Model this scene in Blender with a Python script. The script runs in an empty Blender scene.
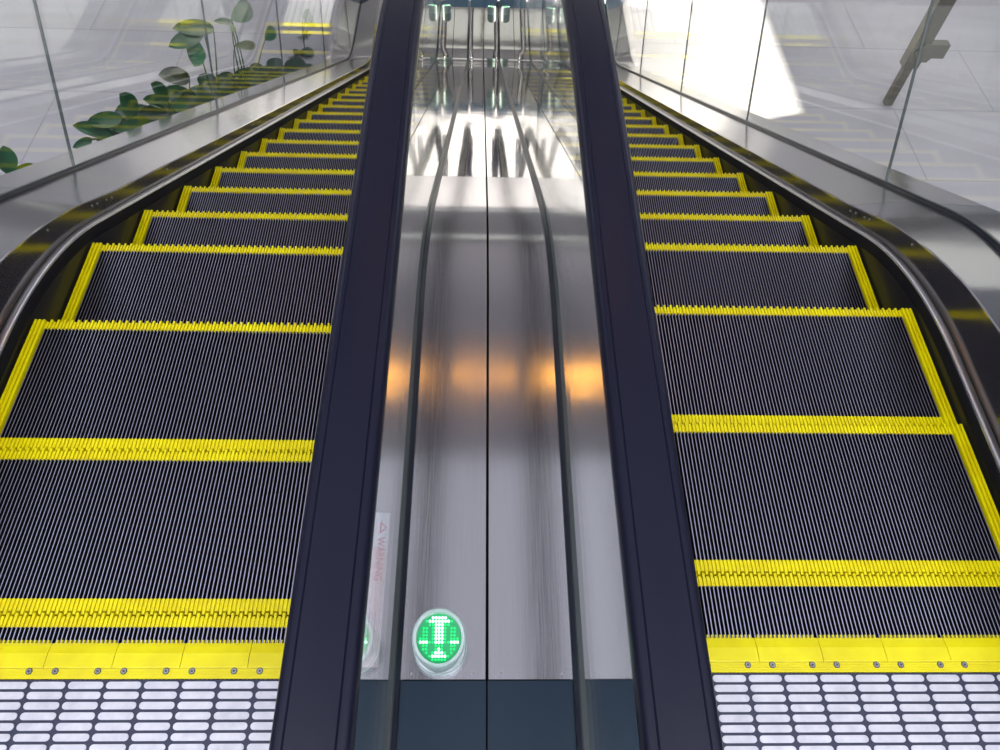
import bpy, math, random
from math import sin, cos, pi, radians
from mathutils import Vector, Matrix
random.seed(4)
C = bpy.context.scene.collection
SC = bpy.context.scene

# ------------------------------------------------------------------ helpers
def link(name, verts, faces, mats, parent=None, midx=None, smooth=False, sharp=35):
    me = bpy.data.meshes.new(name)
    me.from_pydata(verts, [], faces)
    if not isinstance(mats, (list, tuple)): mats = [mats]
    for m in mats: me.materials.append(m)
    if midx: me.polygons.foreach_set('material_index', midx)
    if smooth:
        me.polygons.foreach_set('use_smooth', [True] * len(me.polygons))
        me.set_sharp_from_angle(angle=radians(sharp))
    me.update()
    o = bpy.data.objects.new(name, me); C.objects.link(o)
    if parent: o.parent = parent
    return o
def tag(o, label, cat=None, group=None, kind=None):
    if label: o['label'] = label
    if cat: o['category'] = cat
    if group: o['group'] = group
    if kind: o['kind'] = kind
    return o
def thing(name, label, cat, loc=(0, 0, 0), group=None):
    o = bpy.data.objects.new(name, None); C.objects.link(o); o.location = loc
    o.empty_display_size = .1
    return tag(o, label, cat, group)
def copy_tree(o, parent=None):
    c = o.copy(); C.objects.link(c); c.parent = parent
    for ch in list(o.children): copy_tree(ch, c)
    return c
class MB:
    def __init__(s): s.v, s.f, s.m = [], [], []
    def box(s, x0, x1, y0, y1, z0, z1, m=0, top=None):
        b = len(s.v)
        s.v += [(x0,y0,z0),(x1,y0,z0),(x1,y1,z0),(x0,y1,z0),(x0,y0,z1),(x1,y0,z1),(x1,y1,z1),(x0,y1,z1)]
        s.f += [(b,b+3,b+2,b+1),(b+4,b+5,b+6,b+7),(b,b+1,b+5,b+4),(b+1,b+2,b+6,b+5),(b+2,b+3,b+7,b+6),(b+3,b,b+4,b+7)]
        s.m += [m, m if top is None else top, m, m, m, m]
    def ridge(s, x0, x1, y0, y1, z0, z1, tp, m=0, top=None):   # box whose top is narrower by tp each side
        b = len(s.v)
        s.v += [(x0,y0,z0),(x1,y0,z0),(x1,y1,z0),(x0,y1,z0),(x0+tp,y0,z1),(x1-tp,y0,z1),(x1-tp,y1,z1),(x0+tp,y1,z1)]
        s.f += [(b,b+3,b+2,b+1),(b+4,b+5,b+6,b+7),(b,b+1,b+5,b+4),(b+1,b+2,b+6,b+5),(b+2,b+3,b+7,b+6),(b+3,b,b+4,b+7)]
        s.m += [m, m if top is None else top, m, m, m, m]
    def prism(s, poly, z0, z1, m=0, top=None):
        b = len(s.v); n = len(poly)
        s.v += [(x,y,z0) for x,y in poly] + [(x,y,z1) for x,y in poly]
        s.f.append(tuple(range(b+n-1, b-1, -1))); s.m.append(m)
        s.f.append(tuple(range(b+n, b+2*n))); s.m.append(m if top is None else top)
        for i in range(n):
            j = (i+1) % n
            s.f.append((b+i, b+j, b+n+j, b+n+i)); s.m.append(m)
    def tube(s, pts, r, n=8, m=0):
        pts = [Vector(p) for p in pts]; b = len(s.v)
        rr = r if isinstance(r, (list, tuple)) else [r]*len(pts)
        for i, p in enumerate(pts):
            t = (pts[min(i+1,len(pts)-1)] - pts[max(i-1,0)]).normalized()
            a = t.cross(Vector((0,0,1)) if abs(t.z) < .9 else Vector((1,0,0))).normalized(); c = t.cross(a)
            for k in range(n):
                q = p + rr[i]*(a*cos(2*pi*k/n) + c*sin(2*pi*k/n)); s.v.append(tuple(q))
        for i in range(len(pts)-1):
            for k in range(n):
                k2 = (k+1) % n
                s.f.append((b+i*n+k, b+i*n+k2, b+(i+1)*n+k2, b+(i+1)*n+k)); s.m.append(m)
        s.f.append(tuple(b+k for k in range(n-1,-1,-1))); s.m.append(m)
        e = b+(len(pts)-1)*n; s.f.append(tuple(e+k for k in range(n))); s.m.append(m)
    def build(s, name, mats, parent=None, smooth=False, sharp=35):
        return link(name, s.v, s.f, mats, parent, s.m, smooth, sharp)

# ------------------------------------------------------------------ materials
def mat(name, col, rough=.5, metal=0., spec=.5, emit=None, estr=0.):
    m = bpy.data.materials.new(name); m.use_nodes = True
    b = m.node_tree.nodes['Principled BSDF']
    b.inputs['Base Color'].default_value = (*col, 1); b.inputs['Roughness'].default_value = rough
    b.inputs['Metallic'].default_value = metal; b.inputs['Specular IOR Level'].default_value = spec
    if emit: b.inputs['Emission Color'].default_value = (*emit, 1); b.inputs['Emission Strength'].default_value = estr
    return m
def nodes(m):
    t = m.node_tree; return t, t.nodes, t.links, t.nodes['Principled BSDF']
def noise(m, scale, vscale=(1,1,1), detail=3, coord='Object'):
    t, N, L, b = nodes(m)
    tc = N.new('ShaderNodeTexCoord'); mp = N.new('ShaderNodeMapping'); mp.inputs['Scale'].default_value = vscale
    n = N.new('ShaderNodeTexNoise'); n.inputs['Scale'].default_value = scale; n.inputs['Detail'].default_value = detail
    L.new(tc.outputs[coord], mp.inputs['Vector']); L.new(mp.outputs['Vector'], n.inputs['Vector'])
    return n
def ramp(m, fac, a, bcol, p0=.3, p1=.7):
    t, N, L, b = nodes(m)
    r = N.new('ShaderNodeValToRGB'); r.color_ramp.elements[0].position = p0; r.color_ramp.elements[1].position = p1
    r.color_ramp.elements[0].color = (*a, 1); r.color_ramp.elements[1].color = (*bcol, 1)
    L.new(fac, r.inputs['Fac']); return r
def bump(m, h, strength, dist=.01):
    t, N, L, b = nodes(m)
    bp = N.new('ShaderNodeBump'); bp.inputs['Strength'].default_value = strength; bp.inputs['Distance'].default_value = dist
    prev = b.inputs['Normal'].links
    if prev: L.new(prev[0].from_socket, bp.inputs['Normal'])
    L.new(h, bp.inputs['Height']); L.new(bp.outputs['Normal'], b.inputs['Normal'])
def steel(name, col, rough, brush=.05, wavy=0., aniso=0.):
    m = mat(name, col, rough, 1.0); t, N, L, b = nodes(m)
    n = noise(m, 1, (500, 6, 6), 2)
    r = ramp(m, n.outputs['Fac'], (max(0, rough-.02),)*3, (rough+.025,)*3); L.new(r.outputs['Color'], b.inputs['Roughness'])
    c = ramp(m, n.outputs['Fac'], tuple(x*.95 for x in col), tuple(min(1, x*1.04) for x in col)); L.new(c.outputs['Color'], b.inputs['Base Color'])
    if aniso:
        cx = N.new('ShaderNodeCombineXYZ'); cx.inputs[0].default_value = 1; L.new(cx.outputs[0], b.inputs['Tangent']); b.inputs['Anisotropic'].default_value = aniso
    if brush: bump(m, n.outputs['Fac'], brush, .001)
    if wavy:
        w = noise(m, 2.2, (1.6, 1, 1), 2); bump(m, w.outputs['Fac'], wavy, .02)
    return m
M = {}
M['brushed'] = steel('brushed_stainless_steel', (.60, .60, .63), .155, .02, 0, .75)
M['polished'] = steel('polished_stainless_steel', (.72, .71, .69), .055, .006, .05)
M['deck'] = steel('satin_stainless_steel', (.66, .65, .64), .13, .015, .10)
M['mirror'] = steel('mirror_steel_panel', (.27, .265, .25), .17, .01)
M['rail'] = steel('bright_aluminium', (.74, .74, .78), .30, .02)
M['dark_cover'] = mat('dark_blue_grey_metal', (.010, .024, .042), .34, .0, .3)
M['skirt'] = mat('black_coated_skirt', (.014, .014, .016), .30, 0, .4)
M['brush'] = mat('black_brush', (.006, .006, .008), .8, 0, .2)
M['rubber'] = mat('black_rubber_gasket', (.010, .013, .022), .30, 0, .6)
M['handrail'] = mat('black_handrail_rubber', (.007, .008, .019), .36, 0, .2)
n = noise(M['handrail'], 25, (1, .2, .2)); t, N, L, b = nodes(M['handrail'])
r = ramp(M['handrail'], n.outputs['Fac'], (.28,)*3, (.4,)*3); L.new(r.outputs['Color'], b.inputs['Roughness'])
M['track'] = steel('handrail_track_steel', (.4, .4, .42), .25, .02)
M['tread'] = mat('black_tread', (.005, .005, .008), .6, 0, .12)
M['ridge'] = mat('worn_aluminium_ridge', (.42, .43, .54), .42, 1.)
M['yellow'] = mat('yellow_demarcation', (.80, .70, .0), .42, 0, .4)
n = noise(M['yellow'], 9, (1, 1, 1), 4); t, N, L, b = nodes(M['yellow'])
r = ramp(M['yellow'], n.outputs['Fac'], (.72, .60, .0), (.84, .76, .0)); L.new(r.outputs['Color'], b.inputs['Base Color'])
M['comb'] = mat('yellow_comb', (.80, .70, .0), .34, 0, .5)
n = noise(M['comb'], 14, (1, 1, 1), 4); t, N, L, b = nodes(M['comb'])
r = ramp(M['comb'], n.outputs['Fac'], (.74, .63, .0), (.84, .75, .0)); L.new(r.outputs['Color'], b.inputs['Base Color'])
M['pill'] = mat('matt_aluminium_pads', (.62, .62, .66), .45, .3)
n = noise(M['pill'], 40, (1, 1, 1), 4); t, N, L, b = nodes(M['pill'])
r = ramp(M['pill'], n.outputs['Fac'], (.54, .54, .58), (.68, .68, .70)); L.new(r.outputs['Color'], b.inputs['Base Color'])
M['plate'] = mat('dark_landing_plate', (.035, .04, .07), .45, .3)
M['screw'] = steel('screw_steel', (.35, .35, .36), .38, 0)
M['screw_dark'] = mat('screw_recess', (.03, .03, .03), .6)
M['glass_edge'] = mat('glass_edge', (.10, .12, .11), .3)
M['white'] = mat('white_sticker', (.8, .82, .9), .35)
M['pink'] = mat('pink_sticker_band', (.82, .62, .62), .4)
M['red'] = mat('red_print', (.62, .03, .03), .5)
M['grey_print'] = mat('grey_print', (.35, .36, .45), .5)
M['soil'] = mat('dark_soil', (.02, .025, .015), .9)
M['planter'] = mat('grey_planter', (.42, .41, .43), .5)
M['stem'] = mat('green_stem', (.10, .17, .05), .5)
M['wall'] = mat('grey_wall', (.40, .395, .40), .8)
M['wall_dark'] = mat('dark_stone_wall', (.22, .22, .23), .6)
M['ceil'] = mat('grey_ceiling', (.60, .59, .63), .85)
M['post'] = mat('bronze_grey_post', (.20, .19, .155), .5, .2)
M['cladding'] = mat('truss_cladding', (.38, .38, .40), .4, .6)
def leafmat(name, a, c):
    m = mat(name, a, .32, 0, .6); n = noise(m, 5, (1, 1, 1), 3); t, N, L, b = nodes(m)
    r = ramp(m, n.outputs['Fac'], a, c); L.new(r.outputs['Color'], b.inputs['Base Color']); return m
M['leaf'] = leafmat('glossy_green_leaf', (.03, .18, .07), (.06, .29, .11))
M['leaf_dark'] = leafmat('dark_green_leaf', (.010, .05, .02), (.022, .095, .032))
M['yellowleaf'] = leafmat('pale_leaf', (.16, .28, .02), (.25, .36, .04))
# clear glass: straight transmission plus a Fresnel reflection on each face
g = bpy.data.materials.new('clear_glass'); g.use_nodes = True; N = g.node_tree.nodes; L = g.node_tree.links; N.clear()
out = N.new('ShaderNodeOutputMaterial'); mix = N.new('ShaderNodeMixShader'); tr = N.new('ShaderNodeBsdfTransparent'); gl = N.new('ShaderNodeBsdfGlossy')
tr.inputs['Color'].default_value = (.965, .98, .972, 1); gl.inputs['Roughness'].default_value = 0.0; gl.inputs['Color'].default_value = (1, 1, 1, 1)
geo = N.new('ShaderNodeNewGeometry'); dot = N.new('ShaderNodeVectorMath'); dot.operation = 'DOT_PRODUCT'
L.new(geo.outputs['Incoming'], dot.inputs[0]); L.new(geo.outputs['Normal'], dot.inputs[1])
def mth(op, a, bb=None):
    m_ = N.new('ShaderNodeMath'); m_.operation = op
    for i, q in enumerate((a, bb)):
        if q is None: continue
        if isinstance(q, (int, float)): m_.inputs[i].default_value = q
        else: L.new(q, m_.inputs[i])
    return m_.outputs[0]
ab = mth('ABSOLUTE', dot.outputs['Value']); om = mth('SUBTRACT', 1.0, ab); p5 = mth('POWER', om, 5.0); sch = mth('MULTIPLY_ADD', p5, .96)
N[-1].inputs[2].default_value = .04
L.new(sch, mix.inputs['Fac']); L.new(tr.outputs[0], mix.inputs[1]); L.new(gl.outputs[0], mix.inputs[2]); L.new(mix.outputs[0], out.inputs['Surface'])
M['glass'] = g
# lower hall floor: large stone slabs with thin joints
def floor_mat(name, a, bcol, joint, sx, sy):
    m = mat(name, a, .30, 0, .5); t, N, L, b = nodes(m)
    n1 = noise(m, 1.2, (.5, 3, 1), 5); r = ramp(m, n1.outputs['Fac'], a, bcol)
    tc = N.new('ShaderNodeTexCoord'); br = N.new('ShaderNodeTexBrick'); br.inputs['Scale'].default_value = 1
    br.inputs['Brick Width'].default_value = sx; br.inputs['Row Height'].default_value = sy; br.inputs['Mortar Size'].default_value = .008
    br.inputs['Mortar Smooth'].default_value = .1; br.inputs['Mortar'].default_value = (*joint, 1)
    L.new(tc.outputs['Object'], br.inputs['Vector']); L.new(r.outputs['Color'], br.inputs['Color1']); L.new(r.outputs['Color'], br.inputs['Color2'])
    L.new(br.outputs['Color'], b.inputs['Base Color']); return m
M['floor'] = floor_mat('grey_stone_floor', (.63, .61, .615), (.73, .71, .715), (.50, .49, .50), 2.4, 1.2)
M['floor_up'] = floor_mat('upper_stone_floor', (.40, .40, .42), (.48, .48, .50), (.2, .2, .2), .8, .8)
def emat(name, col, st):
    m = bpy.data.materials.new(name); m.use_nodes = True; N = m.node_tree.nodes; N.clear()
    e = N.new('ShaderNodeEmission'); o = N.new('ShaderNodeOutputMaterial'); e.inputs['Color'].default_value = (*col, 1); e.inputs['Strength'].default_value = st
    m.node_tree.links.new(e.outputs[0], o.inputs['Surface']); return m
M['lamp'] = emat('cool_fill_lamp_diffuser', (.86, .87, 1.0), 4.0)
M['orange'] = emat('amber_lamp_diffuser', (1.0, .42, .06), 14.0)
M['led'] = emat('green_led', (.02, 1.0, .22), 1.6)
M['led_hot'] = emat('bright_green_led', (.45, 1.0, .62), 4.0)
M['led_face'] = mat('green_lens', (.0, .25, .08), .3, 0, .5, (.0, .8, .22), .22)
M['clear'] = mat('frosted_clear_plastic', (.50, .64, .59), .18, 0, .6)
M['clear'].node_tree.nodes['Principled BSDF'].inputs['Transmission Weight'].default_value = .10

# ------------------------------------------------------------------ the escalator line (side view): flat, 30 degree incline, flat
X0, RU, RL, H, A = 1.146, 1.148, 1.2, 3.6, radians(30)
LI = (H - (RU + RL) * (1 - cos(A))) / sin(A)
S1 = X0 + RU * A; S2 = S1 + LI; S3 = S2 + RL * A
def path(s):
    if s < X0: return s, 0., 0.
    if s < S1:
        a = (s - X0) / RU; return X0 + RU*sin(a), -RU*(1 - cos(a)), a
    y, z = X0 + RU*sin(A), -RU*(1 - cos(A))
    if s < S2:
        e = s - S1; return y + e*cos(A), z - e*sin(A), A
    y += LI*cos(A); z -= LI*sin(A)
    if s < S3:
        a = A - (s - S2)/RL; return y + RL*(sin(A) - sin(a)), z - RL*(cos(a) - cos(A)), a
    y += RL*sin(A); z = -H
    return y + s - S3, z, 0.
def at(s, w):
    y, z, a = path(s)
    if isinstance(w, tuple): w = w[0] + (w[1] - w[0])*a/A
    elif isinstance(w, list):      # heights given at stations along the line
        for (s0, w0), (s1, w1) in zip(w[:-1], w[1:]):
            if s <= s1 or s1 == w[-1][0]: w = w0 + (w1 - w0)*min(1, max(0, (s - s0)/(s1 - s0))); break
    return y + w*sin(a), z + w*cos(a)
def sub(w, d):
    if isinstance(w, list): return [(a, b - d) for a, b in w]
    return (w[0] - d, w[1] - d) if isinstance(w, tuple) else w - d
def sAt(y):     # path length at which the line reaches y
    lo, hi = -5., 20.
    for _ in range(60):
        m_ = (lo + hi)/2
        if path(m_)[0] < y: lo = m_
        else: hi = m_
    return lo
SEND = sAt(9.2); SBEG = -1.25
def stations(s0, s1):
    ss = [s0]
    for lo, hi, st in ((-9, .85, 1.0), (.85, 2.0, .04), (2.0, S2 - .3, 1.0), (S2 - .3, S3 + .3, .05), (S3 + .3, 99, 1.0)):
        a, b_ = max(lo, s0), min(hi, s1)
        if b_ <= a: continue
        k = max(1, math.ceil((b_ - a)/st))
        ss += [a + (b_ - a)*i/k for i in range(k+1)]
    ss.append(s1); o = []
    for q in sorted(ss):
        if not o or q - o[-1] > 1e-5: o.append(q)
    return o
def loft(rings, closed, caps):
    n = len(rings[0]); v = [p for r_ in rings for p in r_]; f = []
    for i in range(len(rings)-1):
        for k in range(n if closed else n-1):
            k2 = (k+1) % n
            f.append((i*n+k, i*n+k2, (i+1)*n+k2, (i+1)*n+k))
    if caps:
        f.append(tuple(range(n-1, -1, -1))); e = (len(rings)-1)*n; f.append(tuple(e+k for k in range(n)))
    return v, f
def sweep(name, sec, s0, s1, m, parent=None, smooth=True, sharp=30):
    rings = []
    for s in stations(s0, s1):
        rings.append([(x, *at(s, w)) for x, w in sec])
    v, f = loft(rings, True, True)
    return link(name, v, f, m, parent, None, smooth, sharp)
def plate(pts, th):   # a thin bent plate as a closed section: pts along its upper side, th downwards
    return [(x, w) for x, w in pts] + [(x, sub(w, th)) for x, w in reversed(pts)]
def mir(sec, cx, sg):   # section written as x outwards from the middle of a step band (0.87 either way), mirrored and placed
    return [(cx + sg*x, w) for x, w in sec]

SIDE = {'left': -1, 'right': 1}
CX = .835; HW = .435     # middle and half width of each step band

# ------------------------------------------------------------------ steps
PITCH = .0094; NC = 85
def make_step():
    root = bpy.data.objects.new('escalator_step', None); C.objects.link(root); root.empty_display_size = .1
    tr_, fr, bk = MB(), MB(), MB()
    xs = [-(NC-1)/2*PITCH + i*PITCH for i in range(NC)]
    tr_.box(-.401, .401, -.369, -.026, -.035, -.011)
    for x in xs: tr_.ridge(x-.0027, x+.0027, -.369, -.026, -.0112, 0, .0015, 0, 1)
    tr_.build('tread', [M['tread'], M['ridge']], root)
    fr.box(-.401, .401, -.0259, -.006, -.030, -.0045)
    for i, x in enumerate(xs):
        e = .004 if i % 2 else -.003
        fr.ridge(x-.0038, x+.0038, -.0259, e, -.022, .0012 if i % 2 else 0, .0010)
    fr.build('front_edge_strip', M['yellow'], root)
    bk.box(-.401, .401, -.3950, -.3691, -.030, -.0045)
    for i, x in enumerate(xs):
        e = -.3965 if i % 2 else -.4035
        bk.ridge(x-.0038, x+.0038, e, -.3691, -.012, 0, .0010)
    bk.build('back_edge_strip', M['yellow'], root)
    for sg in (-1, 1):
        sd = MB(); a, b_ = sorted((sg*.4015, sg*.4345)); sd.box(a, b_, -.4005, .001, -.030, -.0075)
        for q in (.4017, .4130, .4243):
            a, b_ = sorted((sg*q, sg*(q+.0088))); sd.ridge(a, b_, -.4005, .003, -.0078, .0035, .0012)
        sd.build('side_edge_strip', M['yellow'], root)
    # curved cleated riser
    pr = []
    for k in range(9):
        q = k/8; pr.append((-.008 - .056*q**1.5, -.031 - .19*q))
    v, f = [], []
    cols = []
    for i in range(60):
        x = -.430 + .86*i/59; cols.append((x, .0 if i % 2 else -.006))
    for x, d in cols:
        for y, z in pr: v.append((x, y + d, z))
    npr = len(pr)
    for i in range(len(cols)-1):
        for k in range(npr-1):
            f.append((i*npr+k, (i+1)*npr+k, (i+1)*npr+k+1, i*npr+k+1))
    rs = link('riser', v, f, M['tread'], root)
    so = rs.modifiers.new('thickness', 'SOLIDIFY'); so.thickness = .006
    return root
proto = make_step(); first = True
ORD = ['first', 'second', 'third', 'fourth', 'fifth', 'sixth', 'seventh', 'eighth', 'ninth', 'tenth', 'eleventh', 'twelfth', 'thirteenth',
       'fourteenth', 'fifteenth', 'sixteenth', 'seventeenth', 'eighteenth', 'nineteenth', 'twentieth', 'twenty-first', 'twenty-second', 'twenty-third', 'twenty-fourth']
S_LOWCOMB = sAt(8.53)
for side, s0 in (('left', .436), ('right', .529)):
    k = 0
    while s0 + .405*k < S_LOWCOMB + .33:
        o = proto if first else copy_tree(proto); first = False
        y, z, a = path(s0 + .405*k)
        o.location = (SIDE[side]*CX, y, z)
        tag(o, f'black ribbed {side} escalator step with yellow edges, {ORD[k]} step down from its yellow comb', 'escalator step', f'steps of the {side} escalator')
        k += 1

# ------------------------------------------------------------------ combs and landing plates
def pill(mb, cx, cy, hl, hh, z0, z1):
    poly = []
    for k in range(7): a = -pi/2 + pi*k/6; poly.append((cx + hl - hh + hh*cos(a), cy + hh*sin(a)))
    for k in range(7): a = pi/2 + pi*k/6; poly.append((cx - hl + hh + hh*cos(a), cy + hh*sin(a)))
    mb.prism(poly, z0, z1, 1)
def screw(parent, x, y, z, r=.0054):
    mb = MB(); mb.prism([(x + r*cos(2*pi*k/16), y + r*sin(2*pi*k/16)) for k in range(16)], z - .002, z + .0012, 0)
    mb.prism([(x + r*1.28*cos(2*pi*k/16), y + r*1.28*sin(2*pi*k/16)) for k in range(16)], z - .002, z + .0006, 1)
    a = random.uniform(0, pi)
    for q in (a, a + pi/2):
        d = (cos(q), sin(q)); e = (-d[1], d[0]); l, w = r*.55, r*.15
        mb.prism([(x + d[0]*l*i + e[0]*w*j, y + d[1]*l*i + e[1]*w*j) for i, j in ((-1,-1),(1,-1),(1,1),(-1,1))], z, z + .0016, 1)
    return mb.build('screw', [M['screw'], M['screw_dark']], parent)
def comb(side, lower):
    cx = SIDE[side]*CX
    where = 'lower' if lower else 'upper'
    root = thing('comb_plate', f'yellow toothed comb plate with screws at the {where} end of the {side} escalator', 'comb plate', (cx, 8.53 if lower else (.386 if side == 'right' else .375), -H if lower else 0), 'yellow escalator combs')
    if lower: root.rotation_euler.z = pi
    # local frame: teeth tips at y = 0 pointing +y, plate runs to -y
    ed = [-.437] + [-.437 + .055 + .142*i for i in range(7)] ; ed = [e for e in ed if e < .43] + [.437]
    for i in range(len(ed)-1):
        a, b_ = ed[i] + .0006, ed[i+1] - .0006
        v = []
        prof = [(-.052, .0105), (-.050, .0115), (-.022, .0110), (-.006, .0075), (-.0005, .0055)]
        n_ = len(prof)
        mb = MB()
        for x in (a, b_):
            mb.v += [(x, y, z) for y, z in prof] + [(x, y, .0042) for y, z in reversed(prof)]
        m_ = 2*n_
        for q in range(m_): mb.f.append((q, (q+1) % m_, m_ + (q+1) % m_, m_ + q)); mb.m.append(0)
        mb.f.append(tuple(range(m_-1, -1, -1))); mb.m.append(0); mb.f.append(tuple(range(m_, 2*m_))); mb.m.append(0)
        i0 = math.ceil((a + .003)/PITCH - .5); x = (i0 + .5)*PITCH
        while x < b_ - .003:
            if abs(x) < .397: mb.ridge(x - .0019, x + .0019, -.004, .0065, -.0095, .0052, .0006)
            x += PITCH
        mb.build('comb_segment', M['comb'], root)
    gb = MB(); gb.box(-.437, .437, -.0735, -.0525, .0042, .0092)
    for q in range(4): gb.ridge(-.437, .437, -.0730 + q*.005, -.0695 + q*.005, .009, .0108, .0008)
    gb.build('grooved_backing_strip', M['comb'], root)
    for e in ed[1:-1]:
        for d in (-.027, .027):
            if abs(e + d) < .43: screw(root, e + d, -.0585, .0108)
    return root
def landing(side, lower):
    cx = SIDE[side]*CX; where = 'lower' if lower else 'upper'
    root = thing('landing_plate', f'dark {where} landing plate with light pill shaped pads before the {side} escalator', 'floor plate', (cx, (8.53 + .0745) if lower else (.386 if side == 'right' else .375) - .0745, -H if lower else 0), 'landing plates')
    if lower: root.rotation_euler.z = pi
    b_ = MB(); b_.box(-.4365, .4365, -1.05, -.0005, .0042, .0085)
    b_.build('base_plate', [M['plate'], M['pill']], root)
    p_ = MB()
    for i in range(52):
        for j in range(11):
            x = -.390 + j*.078
            pill(p_, x, -.0115 - i*.0196, .036, .0070, .0084, .0102)
    p_.build('raised_pads', [M['plate'], M['pill']], root)
for side in SIDE:
    for lower in (False, True):
        comb(side, lower); landing(side, lower)

# ------------------------------------------------------------------ balustrades: four of them, each a base, a deck, glass panes
SLOW = sAt(8.85)
JO = {'left': [3.7, 6.2], 'right': [1.915, 4.06, 6.4]}
W0, W1 = .136, .803
def balustrade(side, inner):
    sgn = SIDE[side]; sg = sgn*(-1 if inner else 1)
    X = lambda d: sgn*CX + sg*(HW + d)            # d: distance outwards from the step edge
    gd = .212 if inner else .282                  # where the glass stands
    wh = 'inner' if inner else 'outer'
    root = thing('balustrade', f'{wh} glass and steel balustrade of the {side} escalator, ' + ('next to the middle steel panels' if inner else f'at the {side} edge of the photo'), 'balustrade', (X(gd), 0, 0), 'escalator balustrades')
    mi = Matrix.Translation((-X(gd), 0, 0))
    def part(name, sec, a, b_, m, sharp=30, parent=root):
        o = sweep(name, [(X(d), w) for d, w in sec], a, b_, m, parent, True, sharp); o.matrix_parent_inverse = mi; return o
    part('skirt_panel', [(.0045, -.30), (.0045, (.045, .030)), (.0095, (.045, .030)), (.0095, -.30)], SBEG, SEND, M['skirt'])
    part('skirt_brush', [(-.0015, (.022, .008)), (-.0015, (.040, .026)), (.0048, (.052, .042)), (.0048, (.020, .006))], SBEG, SEND, M['brush'])
    part('metal_bead', [(.005, (.040, .032)), (.005, (.055, .046)), (.0080, (.0600, .0505)), (.012, (.0610, .0520)), (.026, (.0575, .0495)), (.029, (.052, .045)), (.029, (.036, .028))], SBEG, SEND, M['rail'], 50)
    T = [(.92, .236), (1.09, .208), (1.25, .178), (1.40, .147), (1.55, .124), (1.75, .108), (1.95, .100), (S2 - .25, .100), (S2 + .25, .135), (S3 - .05, .205), (S3 + .2, .236)]
    if inner: T = [(.92, .150), (1.25, .135), (1.55, .115), (1.95, .100), (S2 - .25, .100), (S2 + .25, .115), (S3 + .2, .150)]
    js = [SBEG] + ([1.84, 3.7, 6.0] if not inner else [4.0]) + [SEND]
    sheets = []
    for a, b_ in zip(js[:-1], js[1:]):
        sheets.append((a, b_, part('side_panel', [(.0295, (.040, .030)), (.0320, T), (.0355, T), (.0355, (.040, .030))], a + .001, b_ - .001, M['mirror'])))
    if not inner:
        for s in (1.51, 1.765, 1.80, 1.865, 1.905, 2.40, 3.0, 3.62, 3.66, 3.74, 3.78, 5.0):
            y, z = at(s, sub(T, .017)); mb = MB()
            mb.tube([(X(.0325), y, z), (X(.0292), y, z)], .0042, 10)
            par = [q for a, b_, q in sheets if a <= s <= b_][0]
            q = mb.build('screw', M['screw'], par); q.matrix_parent_inverse = Matrix.Identity(4); q.matrix_parent_inverse = Matrix.Identity(4)
    js = [.278] + (JO[side] if not inner else [2.19, 5.2]) + [SLOW]
    hw = .0165 if inner else .0115
    sec = plate([(.0316, T), (.0350, sub(T, -.003)), (gd - hw - .0005, (.124, .122))], .004)
    for i, (a, b_) in enumerate(zip(js[:-1], js[1:])):
        part('deck_panel', sec, a + .001, b_ - .001, M['brushed'] if a < 1.5 else M['deck'])
    for a, b_ in ((SBEG, .277), (SLOW + .001, SEND)):
        tag(part('deck_end_cover', sec, a, b_, M['dark_cover']), 'dark end cover of the steel deck')
    g = gd
    part('glass_channel', [(g-hw, .09), (g-hw, .126), (g-.0075, .134), (g-.006, .134), (g+.006, .134), (g+.0075, .134), (g+hw, .126), (g+hw, .09)], -.44, sAt(8.99), M['rubber'], 25)
    # glass panes
    gx = X(gd); th = .005
    cuts = [-.45] + [sAt(2.09), sAt(3.53), sAt(4.92), sAt(6.36), sAt(7.80)] + [sAt(9.0)]
    rn = (W1 - .21)/2
    for i, (a, b_) in enumerate(zip(cuts[:-1], cuts[1:])):
        a2, b2 = a + .0022, b_ - .0022
        ss = stations(a2, b2)
        bot = [at(s, W0) for s in ss]; top = [at(s, W1) for s in ss]; poly = bot + top[::-1]
        if i == 0:
            c = (bot[0][0], top[0][1] - rn)
            poly += [(c[0] - rn*sin(pi*k/14), c[1] + rn*cos(pi*k/14)) for k in range(1, 15)]
        if i == len(cuts)-2:
            c = (bot[-1][0], top[-1][1] - rn)
            poly = bot + [(c[0] + rn*sin(pi*k/14), c[1] - rn*cos(pi*k/14)) for k in range(0, 14)] + top[::-1]
        n_ = len(poly); v = [(gx - th, y, z) for y, z in poly] + [(gx + th, y, z) for y, z in poly]
        f = [tuple(range(n_)), tuple(range(2*n_-1, n_-1, -1))]; mx = [0, 0]
        for k in range(n_): f.append((k, n_ + k, n_ + (k+1) % n_, (k+1) % n_)); mx.append(1)
        o = link('glass_pane', v, f, [M['glass'], M['glass_edge']], root, mx); o.matrix_parent_inverse = mi
    if not inner:      # deck on the far side of the glass
        js = [SBEG, 1.86, 4.6, SEND]
        for i, (a, b_) in enumerate(zip(js[:-1], js[1:])):
            part('outer_deck_panel', [(gd+.0120, .124), (gd+.205, .120), (gd+.213, .114), (gd+.213, -.02), (gd+.208, -.02), (gd+.208, .109), (gd+.202, .116), (gd+.0120, .118)], a + .0015, b_ - .0015, M['brushed'] if i == 0 else M['deck'])
    # handrail: round-cornered rubber belt on a steel track
    hx = X(gd + .002)
    hr = thing('handrail', f'black rubber handrail on top of the {wh} balustrade of the {side} escalator', 'handrail', (hx, 0, 0), 'black handrails')
    Wc = .835; R_ = rn + .031
    line = []; s_a, s_b = -.45, sAt(9.0); zc = Wc - R_
    for k in range(0, 15): a = pi - pi*k/15; line.append((s_a - R_*sin(a), zc + R_*cos(a), -sin(a), cos(a)))
    for s in stations(s_a, s_b):
        y, z = at(s, Wc); _, _, a = path(s); line.append((y, z, sin(a), cos(a)))
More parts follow.
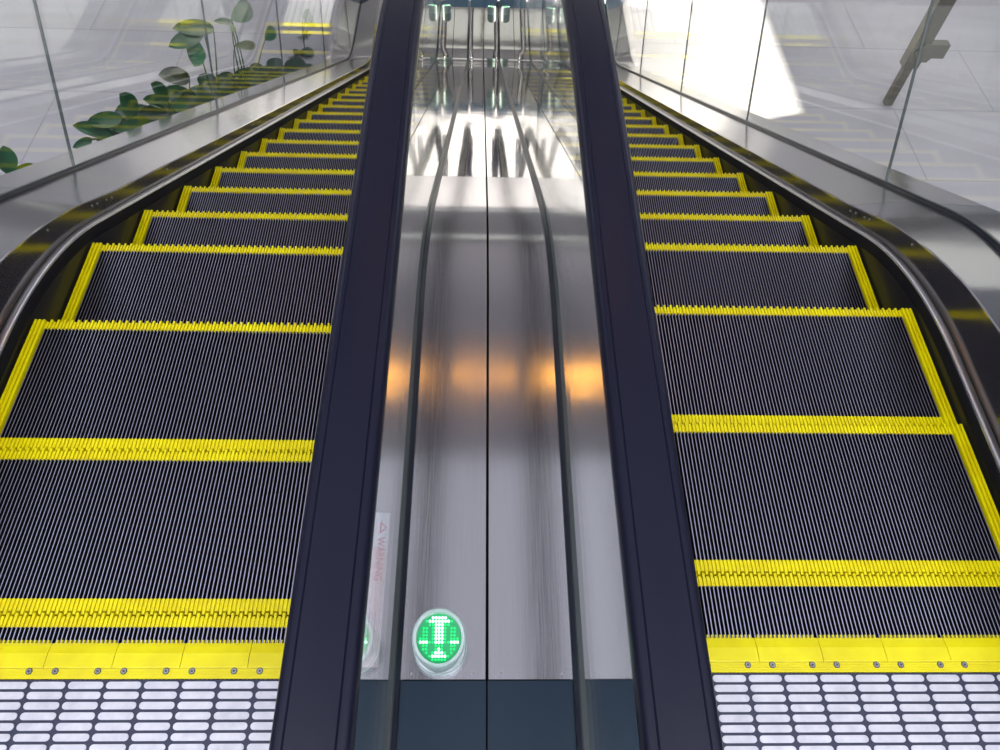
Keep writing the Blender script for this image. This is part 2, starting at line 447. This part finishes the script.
    for k in range(1, 16): a = pi*k/15; line.append((s_b + R_*sin(a), -H + zc + R_*cos(a), sin(a), cos(a)))
    belt = [(-.026, -.012), (-.036, -.012), (-.0403, -.006), (-.0415, .004), (-.0410, .0125), (-.0385, .0185), (-.0345, .0218), (-.0305, .0228), (-.0275, .0230), (-.0262, .0218), (-.0250, .0230), (-.012, .0238), (0, .0240), (.012, .0238), (.0250, .0230), (.0262, .0218),
            (.0275, .0230), (.0305, .0228), (.0345, .0218), (.0385, .0185), (.0410, .0125), (.0415, .004), (.0403, -.006), (.036, -.012), (.026, -.012), (.026, .004), (-.026, .004)]
    trk = [(-.022, .002), (-.022, -.014), (-.013, -.024), (.013, -.024), (.022, -.014), (.022, .002)]
    for nm, sec, m_ in (('rubber_belt', belt, M['handrail']), ('guide_track', trk, M['track'])):
        rings = [[(x, y + w*ny, z + w*nz) for x, w in sec] for y, z, ny, nz in line]
        v, f = loft(rings, True, True); link(nm, v, f, m_, hr, None, True, 40)
for side in SIDE:
    for inner in (False, True): balustrade(side, inner)

# ------------------------------------------------------------------ middle deck between the two glass rows
md = thing('middle_deck', 'steel cover panels with a long black seam running between the two middle handrails', 'steel deck', (0, 0, 0))
for side, sg in SIDE.items():
    for i, (a, b_) in enumerate(((.278, 2.19), (2.19, SLOW))):
        sec = [(sg*.0022, .1195), (sg*.0032, .121), (sg*.1710, .121), (sg*.1710, .115), (sg*.0022, .115)]
        o = sweep('cover_panel', sec, a + .001, b_ - .001, M['brushed'] if i == 0 else M['polished'], md)
        tag(o, 'brushed steel cover panel, near' if i == 0 else 'mirror bright sloping cover panel, far')
        if i == 0:
            for x in ((.028, .062, .15) if side == 'right' else (.03, .15)):
                mb = MB(); r_ = .0026; mb.prism([(sg*x + r_*cos(2*pi*k/10), .290 + r_*sin(2*pi*k/10)) for k in range(10)], .1208, .1216, 0); mb.build('screw', M['screw'], o)
    for a, b_ in ((SBEG, .277), (SLOW + .001, SEND)):
        sec = [(sg*.0018, .119), (sg*.1710, .119), (sg*.1710, .113), (sg*.0018, .113)]
        tag(sweep('end_cover', sec, a, b_, M['dark_cover'], md), 'dark blue grey end cover')
sweep('seam_filler', [(-.168, .110), (.168, .110), (.168, .09), (-.168, .09)], SBEG, SEND, M['brush'], md)

v_sec = [(-1.765, -.021), (-1.765, -.95), (1.765, -.95), (1.765, -.021), (1.755, -.021), (1.755, -.94), (-1.755, -.94), (-1.755, -.021)]
tag(sweep('truss_cladding', v_sec, .36, sAt(7.2), M['cladding']), 'plain grey cladding enclosing the underside of both escalators', 'cladding')

# ------------------------------------------------------------------ green direction lamps on the middle deck
def led_lamp(loc, rz, label, tilt=True):
    root = thing('direction_lamp', label, 'indicator lamp', loc, 'green direction lamps'); root.rotation_euler.z = rz
    R1, n_ = .0525, 40
    def ztop(y): return .082 + .40*y      # slanting top facing the rider
    mb = MB()
    # housing: outer wall, rim, inner wall
    rings = []
    for rr, fz in ((R1*1.04, lambda y: 0.), (R1*1.04, lambda y: .004), (R1, lambda y: .006), (R1, lambda y: ztop(y) - .004), (R1 - .003, lambda y: ztop(y)), (R1 - .0085, lambda y: ztop(y) - .001), (R1 - .0095, lambda y: ztop(y) - .012)):
        rings.append([(rr*cos(2*pi*k/n_), rr*sin(2*pi*k/n_), fz(rr*sin(2*pi*k/n_))) for k in range(n_)])
    v, f = loft(rings, True, False); link('housing', v, f, M['clear'], root, None, True, 40)
    rf = R1 - .0095
    def onface(x, y, h): return (x, y, ztop(y) - .010 + h)
    v = [onface(rf*cos(2*pi*k/n_), rf*sin(2*pi*k/n_), 0) for k in range(n_)]; v += [(x, y, z - .004) for x, y, z in v]
    f = [tuple(range(n_))] + [(k, n_ + k, n_ + (k+1) % n_, (k+1) % n_) for k in range(n_)] + [tuple(range(2*n_-1, n_-1, -1))]
    lens = link('lens', v, f, M['led_face'], root)
    ring = MB()
    pat = ["..ooHHHHHoo..",
           ".ooHHHHHHHoo.",
           "...ooHHHoo...",
           ".oo.oHHHo.oo.",
           ".oo.oHHHo.oo.",
           ".oo.oHHHo.oo.",
           "ooo.oHHHo.ooo",
           "HHHooHHHooHHH",
           ".oo..ooo..oo.",
           ".oo..oHo..oo.",
           "..o.oHHHo.o..",
           "...oHHHHHo...",
           "....ooooo...."]
    p = .0060
    for hot, nm, m_ in ((False, 'dim_led_dots', M['led']), (True, 'bright_led_dots', M['led_hot'])):
        mb = MB()
        for j, row in enumerate(pat):
            for i, ch in enumerate(row):
                if (ch == 'H') != hot or ch == '.': continue
                x, y = (i - 6)*p, (6 - j)*p
                if math.hypot(x, y) > rf - .003: continue
                r_ = .0019 if not hot else .0025; b_ = len(mb.v)
                mb.v += [onface(x + r_*cos(2*pi*k/8), y + r_*sin(2*pi*k/8), .0015) for k in range(8)] + [onface(x + r_*cos(2*pi*k/8), y + r_*sin(2*pi*k/8), -.0005) for k in range(8)]
                mb.f.append(tuple(range(b_, b_+8))); mb.m.append(0)
                for k in range(8): mb.f.append((b_+k, b_+8+k, b_+8+(k+1) % 8, b_+(k+1) % 8)); mb.m.append(0)
        mb.build(nm, m_, lens)
    return root
led_lamp((-.0945, .340, .121), 0, 'round green dot matrix lamp on the near end of the middle steel deck')
led_lamp((.095, 8.74, -H + .1222), pi, 'round green lamp on the far lower end of the middle deck')

# ------------------------------------------------------------------ warning sticker on the inner deck of the left escalator
st = thing('warning_sticker', 'narrow white and pink sticker reading WARNING on the steel deck beside the left black handrail', 'sticker', (-.240, .47, .1312))
sl = math.atan2(.026, .166)
def on_st(x, y, h=0): return (x, y, -x*math.tan(sl) + h)
def st_quad(name, x0, x1, y0, y1, h, m, par):
    v = [on_st(x0, y0, h), on_st(x1, y0, h), on_st(x1, y1, h), on_st(x0, y1, h)]; v += [(x, y, z - .0004) for x, y, z in v]
    return link(name, v, [(0,1,2,3), (7,6,5,4), (0,4,5,1), (1,5,6,2), (2,6,7,3), (3,7,4,0)], m, par)
st_quad('backing', -.024, .024, -.17, .155, .0004, M['white'], st)
st_quad('pink_band', -.004, .022, -.17, .075, .0007, M['pink'], st)
def text_mesh(name, body, size, m, par, fn):
    cu = bpy.data.curves.new(name, 'FONT'); cu.body = body; cu.size = size; cu.align_x = 'LEFT'; cu.align_y = 'CENTER'; cu.offset = .0004
    ob = bpy.data.objects.new(name + '_curve', cu); C.objects.link(ob)
    bpy.context.view_layer.update()
    me = bpy.data.meshes.new_from_object(ob.evaluated_get(bpy.context.evaluated_depsgraph_get()))
    bpy.data.objects.remove(ob); bpy.data.curves.remove(cu)
    for v in me.vertices: v.co = fn(v.co.x, v.co.y)
    me.materials.clear(); me.materials.append(m); me.name = name
    o = bpy.data.objects.new(name, me); C.objects.link(o); o.parent = par; return o
text_mesh('warning_lettering', 'WARNING', .022, M['red'], st, lambda a, b_: on_st(.008 + b_, .098 - a*.90, .0012))
mb = MB()
tri = [(.004, .105), (.004, .135), (.020, .120)]
b0 = [on_st(x, y, .0012) for x, y in tri]; i0 = [on_st(.0075, .1115, .0014), on_st(.0075, .1285, .0014), on_st(.0162, .120, .0014)]
link('warning_triangle', b0 + i0, [(0, 3, 4, 1), (1, 4, 5, 2), (2, 5, 3, 0)], M['red'], st)
mb = MB()
for j, (x0, y0, y1) in enumerate(((-.010, .10, -.02), (-.015, .10, .01), (.010, -.06, -.15), (.004, -.06, -.13), (-.002, -.06, -.155), (-.009, -.06, -.14))):
    q = [on_st(x0 - .001, y1, .0011), on_st(x0 + .001, y1, .0011), on_st(x0 + .001, y0, .0011), on_st(x0 - .001, y0, .0011)]
    b_ = len(mb.v); mb.v += q; mb.f.append((b_, b_+1, b_+2, b_+3)); mb.m.append(0)
mb.build('fine_print_lines', M['grey_print'], st)

# ------------------------------------------------------------------ planting beside the left escalator
def leaf_geo(mb, base, direc, up, L_, W_, curl=.25, m=0, fold=.25):
    d = Vector(direc).normalized(); u = Vector(up); u = (u - d*u.dot(d)).normalized(); s = d.cross(u)
    n_ = 12; b_ = len(mb.v); base = Vector(base)
    for i in range(n_+1):
        q = i/n_
        w = W_*.5*(sin(pi*q**1.12)**.55 if 0 < q < 1 else 0.)
        c = base + d*L_*q - u*curl*L_*q*q
        for e in (-1, -.5, 0, .5, 1): mb.v.append(tuple(c + s*w*e + u*fold*w*abs(e)**1.5 + u*.02*sin(5*q + 2*e)*W_*abs(e)))
    for i in range(n_):
        for k in range(4):
            mb.f.append((b_+i*5+k, b_+i*5+k+1, b_+(i+1)*5+k+1, b_+(i+1)*5+k)); mb.m.append(m)
def bez(a, c, b_, n_=10):
    a, b_, c = Vector(a), Vector(b_), Vector(c); return [(1-q)**2*a + 2*q*(1-q)*c + q*q*b_ for q in [i/n_ for i in range(n_+1)]]
PX = -2.05
PW = -.22     # soil level relative to the line of the steps
sec = [(-1.79, -.02), (-1.79, -.80), (-2.42, -.80), (-2.42, -.12), (-2.39, -.12), (-2.39, PW - .03), (-1.82, PW - .03), (-1.82, -.02)]
pl = thing('sloping_planter', 'long grey sloping planter trough outside the left outer glass', 'planter', (-2.1, 0, 0))
mi = Matrix.Translation((2.1, 0, 0))
SP0, SP1 = sAt(2.75), sAt(8.3)
q = sweep('trough', sec, SP0, SP1, M['planter']); q.parent = pl; q.matrix_parent_inverse = mi
q = sweep('soil', [(-1.822, PW), (-1.822, PW - .028), (-2.388, PW - .028), (-2.388, PW)], SP0 + .02, SP1 - .02, M['soil']); q.parent = pl; q.matrix_parent_inverse = mi
# large leaved plants: (root y, leaves as (x, y, z, length, width, heading, pitch))
def big_plant(y0, leaves, label, fill, seed, x0=-2.1):
    rnd = random.Random(seed)
    s0 = sAt(y0); yb, zb = at(s0, PW)
    root = thing('leafy_plant', label, 'plant', (x0, yb, zb - .01), 'plants outside the left glass')
    fo, stm = MB(), MB(); o = Vector((x0, yb, zb - .01))
    for b_, t_, W_, m_ in leaves:
        b_ = Vector(b_) - o; t_ = Vector(t_) - o; d = t_ - b_
        leaf_geo(fo, b_, d, (.75, -.6, .55), d.length, W_, .10, m_)
        st0 = Vector((rnd.uniform(-.05, .05), rnd.uniform(-.05, .05), 0))
        c_ = st0*.35 + b_*.65 - d.normalized()*.12 + Vector((0, 0, .06))
        stm.tube(bez(st0, c_, b_ + d*.03), [.008 - .0004*i for i in range(11)], 7)
    for i in range(fill):
        y = rnd.uniform(-.42, .42); x = rnd.uniform(-.20, .04)
        sy, sz = at(sAt(yb + y), PW); hz = rnd.uniform(.08, .30)
        b_ = Vector((x, sy - yb, sz - zb + hz)); hd = rnd.uniform(0, 2*pi); pt = rnd.uniform(-.5, .5)
        leaf_geo(fo, b_, (cos(pt)*sin(hd), cos(pt)*cos(hd), sin(pt)), (0, -.2, 1), rnd.uniform(.16, .26), rnd.uniform(.11, .18), .2, 1)
        stm.tube(bez((x*.6, (sy - yb)*.9, at(sAt(yb + (sy-yb)*.9), PW)[1] - zb - .0), b_*.5 + Vector((x*.3, (sy-yb)*.45, (sz-zb)*.5)), b_, 5), .004, 5)
    fo.build('foliage', [M['leaf'], M['leaf_dark'], M['yellowleaf']], root, True, 60)
    stm.build('stems', M['stem'], root, True, 60)
    return root
LV = {
'a': [((-2.05, 3.111, -0.91), (-1.99, 2.886, -0.769), 0.049, 0), ((-2.05, 3.31, -1.038), (-1.99, 2.996, -0.737), 0.081, 0), ((-2.05, 3.471, -1.05), (-1.99, 3.117, -0.802), 0.083, 0), ((-2.05, 3.612, -1.157), (-1.99, 3.482, -0.92), 0.123, 0), ((-2.05, 3.576, -1.137), (-1.99, 3.611, -1.247), 0.086, 2), ((-2.05, 3.652, -1.16), (-1.99, 3.937, -1.367), 0.099, 1), ((-2.05, 3.761, -1.308), (-1.99, 3.333, -1.021), 0.078, 0)],
'b': [((-2.05, 4.059, -1.384), (-1.99, 3.878, -1.13), 0.109, 0), ((-2.05, 4.048, -1.391), (-1.99, 3.74, -1.127), 0.082, 0), ((-2.05, 4.132, -1.485), (-1.99, 4.431, -1.592), 0.126, 1), ((-2.05, 4.501, -1.515), (-1.99, 4.069, -1.187), 0.117, 1), ((-2.05, 4.079, -1.445), (-1.99, 4.224, -1.52), 0.096, 0)],
'c': [((-2.1, 5.339, -1.661), (-2.04, 4.675, -1.24), 0.114, 0), ((-2.1, 5.135, -1.553), (-2.04, 4.491, -1.247), 0.118, 0), ((-2.1, 4.928, -1.487), (-2.04, 4.653, -1.509), 0.144, 0)],
'd': [((-2.1, 5.753, -1.845), (-2.04, 6.325, -2.027), 0.165, 0), ((-2.1, 5.786, -1.882), (-2.04, 5.353, -1.603), 0.053, 0), ((-2.1, 5.74, -1.854), (-2.04, 5.566, -1.816), 0.070, 2), ((-2.1, 5.647, -2.009), (-2.04, 6.195, -2.338), 0.079, 2), ((-2.1, 6.498, -2.492), (-2.04, 6.749, -2.512), 0.121, 0)],
'e': [((-2.1, 8.05, -3.20), (-2.04, 8.42, -3.38), 0.167, 0), ((-2.1, 8.10, -3.28), (-2.04, 8.55, -3.52), 0.147, 0)],
'f': [((-2.0, 2.386, -0.503), (-1.94, 2.376, -0.358), 0.075, 0), ((-2.0, 2.404, -0.507), (-1.94, 2.473, -0.523), 0.031, 2)]}
big_plant(3.62, LV['a'], 'spreading green plant with broad leaves at the near end of the planter, left glass', 0, 1)
big_plant(4.25, LV['b'], 'darker clump of leaves just beyond the spreading broad leaved plant, by the left glass', 40, 2)
big_plant(4.95, LV['c'], 'tall stemmed plant with three large leaves arching left behind the left glass', 60, 3)
big_plant(5.62, LV['d'], 'tall plant with one large leaf raised highest, near the top edge of the photo', 60, 5)
big_plant(6.55, [], 'low dark leafy plant between the highest leaf and the lower landing', 60, 6)
big_plant(7.35, [], 'low dark leafy plant second from the foot of the planter', 50, 7)
big_plant(7.95, LV['e'], 'small plant at the lowest end of the sloping planter', 12, 8)
big_plant(2.90, LV['f'], 'single upright leaf on a thin stem nearest the viewer, left edge of the photo', 0, 9)
# ------------------------------------------------------------------ signpost on the lower floor, right
pp = thing('signpost', 'dark slim post with a short cross arm on the lower floor beyond the right glass', 'post', (4.754, 7.304, -H - .021))
mb = MB(); mb.box(-.045, .045, -.04, .04, 0, .62); mb.build('lower_shaft', M['post'], pp)
mb = MB(); mb.box(-.085, .085, -.06, .06, .50, 3.4); mb.build('upper_shaft', M['post'], pp)
mb = MB(); mb.box(.02, .31, -.05, .05, .62, .78); mb.build('cross_arm', M['post'], pp)
mb = MB(); mb.tube([(.06, -.09, .70), (.06, .09, .70)], [.12, .12], 6); mb.build('clamp', M['post'], pp)

# ------------------------------------------------------------------ the hall
ZC = 4.6
def slab(name, x0, x1, y0, y1, z0, z1, m):
    mb = MB(); mb.box(x0, x1, y0, y1, z0, z1); return tag(mb.build(name, m), None, None, None, 'structure')
slab('floor_lower', -10, 10, -3, 20, -H - .2, -H - .021, M['floor'])
slab('floor_upper', -10, 10, -7, .20, -.35, -.021, M['floor_up'])
for nm, x0, x1, y0, y1, z0 in (('wall_left', -10.2, -10, -7, 20, -H - .2), ('wall_near', -10.2, 10.2, -7.2, -7, -.35), ('wall_under', -10, 10, -3.2, -3, -H - .2)):
    slab(nm, x0, x1, y0, y1, z0, -.35 if nm == 'wall_under' else ZC, M['wall'])
mb = MB(); mb.box(-10.2, 10.2, 20, 20.2, -2.9, 3.1); mb.box(-10.2, 10.2, 20, 20.2, 4.1, ZC); mb.box(-10.2, 10.2, 20, 20.2, -H - .2, -H + .05)
tag(mb.build('wall_far', M['wall']), None, None, None, 'structure')
for n_, z0, z1 in ((1, -H + .05, -2.9), (2, 3.1, 4.1)):  # unseen strips of sky added to give the steel decks bright reflections
    mb = MB()
    for k in range(9): x = -10 + 2.5*k; mb.box(x - .04, x + .04, 20.02, 20.14, z0, z1)
    wf = tag(mb.build(f'added_window_{n_}', M['post']), None, None, None, 'structure')
    mb = MB(); mb.box(-10.2, 10.2, 20.075, 20.085, z0, z1); mb.build('added_window_pane', M['glass'], wf)
# sun patch, shaped by an unseen window in the right wall
SD = Vector((-1., -.3, -.577)).normalized()
def zat(x): return -H - .021 + (10 - x)*.577      # height on the right wall of the ray that lands at x
wz0, wz1, wz2 = zat(3.68), zat(.2), zat(-1.9)
mb = MB()
mb.box(10, 10.2, -7, 9.0, -H - .2, ZC); mb.box(10, 10.2, 19.85, 20, -H - .2, ZC)
mb.box(10, 10.2, 9.0, 19.85, -H - .2, wz0); mb.box(10, 10.2, 9.0, 11.54, wz1, ZC); mb.box(10, 10.2, 11.54, 19.85, wz2, ZC)
tag(mb.build('wall_right', M['wall_dark']), None, None, None, 'structure')
mb = MB(); mb.box(-10, 10, -7, 20.2, ZC, ZC + .12)
tag(mb.build('ceiling', M['ceil']), None, None, None, 'structure')
def ceiling_lamp(x, y, sx, sy, m, label, grp, z=ZC - .06):
    root = thing('ceiling_lamp', label, 'ceiling lamp', (x, y, z), grp)
    mb = MB(); mb.box(-sx/2, sx/2, -sy/2, sy/2, 0, .015); mb.build('diffuser', m, root)
    mb = MB(); w = .04
    mb.box(-sx/2-w, sx/2+w, -sy/2-w, -sy/2-.001, -.01, .06); mb.box(-sx/2-w, sx/2+w, sy/2+.001, sy/2+w, -.01, .06)
    mb.box(-sx/2-w, -sx/2-.001, -sy/2, sy/2, -.01, .06); mb.box(sx/2+.001, sx/2+w, -sy/2, sy/2, -.01, .06)
    mb.box(-sx/2, sx/2, -sy/2, sy/2, .016, .06)
    mb.build('frame', M['wall'], root)
    if z < ZC - .1:
        for q in (-sx*.35, sx*.35):
            mb = MB(); mb.tube([(q, 0, .055), (q, 0, ZC - z)], .008); mb.build('hanging_rod', M['post'], root)
for j, y in enumerate((-5.3, -2.9, -.6)):  # unseen lamp rows added overhead and behind the camera as fill light
    for i, x in enumerate((-5.7, -1.9, 1.9, 5.7)):
        ceiling_lamp(x, y, 3.4, 2.1, M['lamp'], f'added white fill lamp over the upper floor, {["back", "middle", "front"][j]} row, {["first", "second", "third", "fourth"][i]} from the left', 'added white fill lamps')
M['dim_fill'] = emat('dim_fill_diffuser', (.88, .88, 1.0), .78)  # added glow that brightens the ceiling mirrored in the near deck
for i, x in enumerate((-5.7, -1.9, 1.9, 5.7)):
    ceiling_lamp(x, 1.85, 3.6, 2.3, M['dim_fill'], f'added dim glowing panel above the top of the escalators, {["first", "second", "third", "fourth"][i]} from the left', 'added dim glowing panels')
for x in (-6.3, 6.3):  # unseen lamps added to brighten the lower hall floor
    for y in (8.0, 13.5):
        ceiling_lamp(x, y, 3.0, 4.0, M['lamp'], f'added white fill lamp over the lower hall, {"left" if x < 0 else "right"} side, {"near" if y < 10 else "far"}', 'added white fill lamps')
ceiling_lamp(-.56, 3.5, .42, .16, M['orange'], 'small amber ceiling lamp above the left escalator', 'amber ceiling lamps', 3.95)
ceiling_lamp(.73, 3.5, .62, .16, M['orange'], 'wider amber ceiling lamp above the right escalator', 'amber ceiling lamps', 3.95)

sun = bpy.data.lights.new('sun', 'SUN'); sun.energy = 17.0; sun.angle = radians(.6); sun.color = (1, .94, .82)
so = bpy.data.objects.new('sun', sun); C.objects.link(so); so.location = (0, 0, 20)
so.rotation_euler = SD.to_track_quat('-Z', 'Y').to_euler()
w = bpy.data.worlds.new('sky'); SC.world = w; w.use_nodes = True
w.node_tree.nodes['Background'].inputs['Color'].default_value = (1.0, .97, .92, 1); w.node_tree.nodes['Background'].inputs['Strength'].default_value = .88

# ------------------------------------------------------------------ camera
def rot(pitch, yaw, roll):
    p_, y_, r_ = radians(pitch), radians(yaw), radians(roll)
    fw = Vector((sin(y_)*cos(p_), cos(y_)*cos(p_), -sin(p_))); rt = Vector((cos(y_), -sin(y_), 0)); up = rt.cross(fw)
    r2 = rt*cos(r_) + up*sin(r_); u2 = -rt*sin(r_) + up*cos(r_)
    return Matrix((r2, u2, -fw)).transposed()
cam = bpy.data.cameras.new('camera'); cam.sensor_fit = 'HORIZONTAL'; cam.sensor_width = 36; cam.lens = 726.03*.036; cam.clip_start = .02
co = bpy.data.objects.new('camera', cam); C.objects.link(co)
co.matrix_world = Matrix.Translation((-.024, 0, 1.658)) @ rot(56.919, 3.159, 3.266).to_4x4()
SC.camera = co
SC.view_settings.view_transform = 'Standard'; SC.view_settings.look = 'None'; SC.view_settings.gamma = 1; SC.view_settings.use_curve_mapping = False
SC.view_settings.exposure = 0.0
SC.cycles.transparent_max_bounces = 32; SC.cycles.max_bounces = 10; SC.cycles.glossy_bounces = 8; SC.cycles.diffuse_bounces = 4
SC.cycles.caustics_reflective = False; SC.cycles.caustics_refractive = False
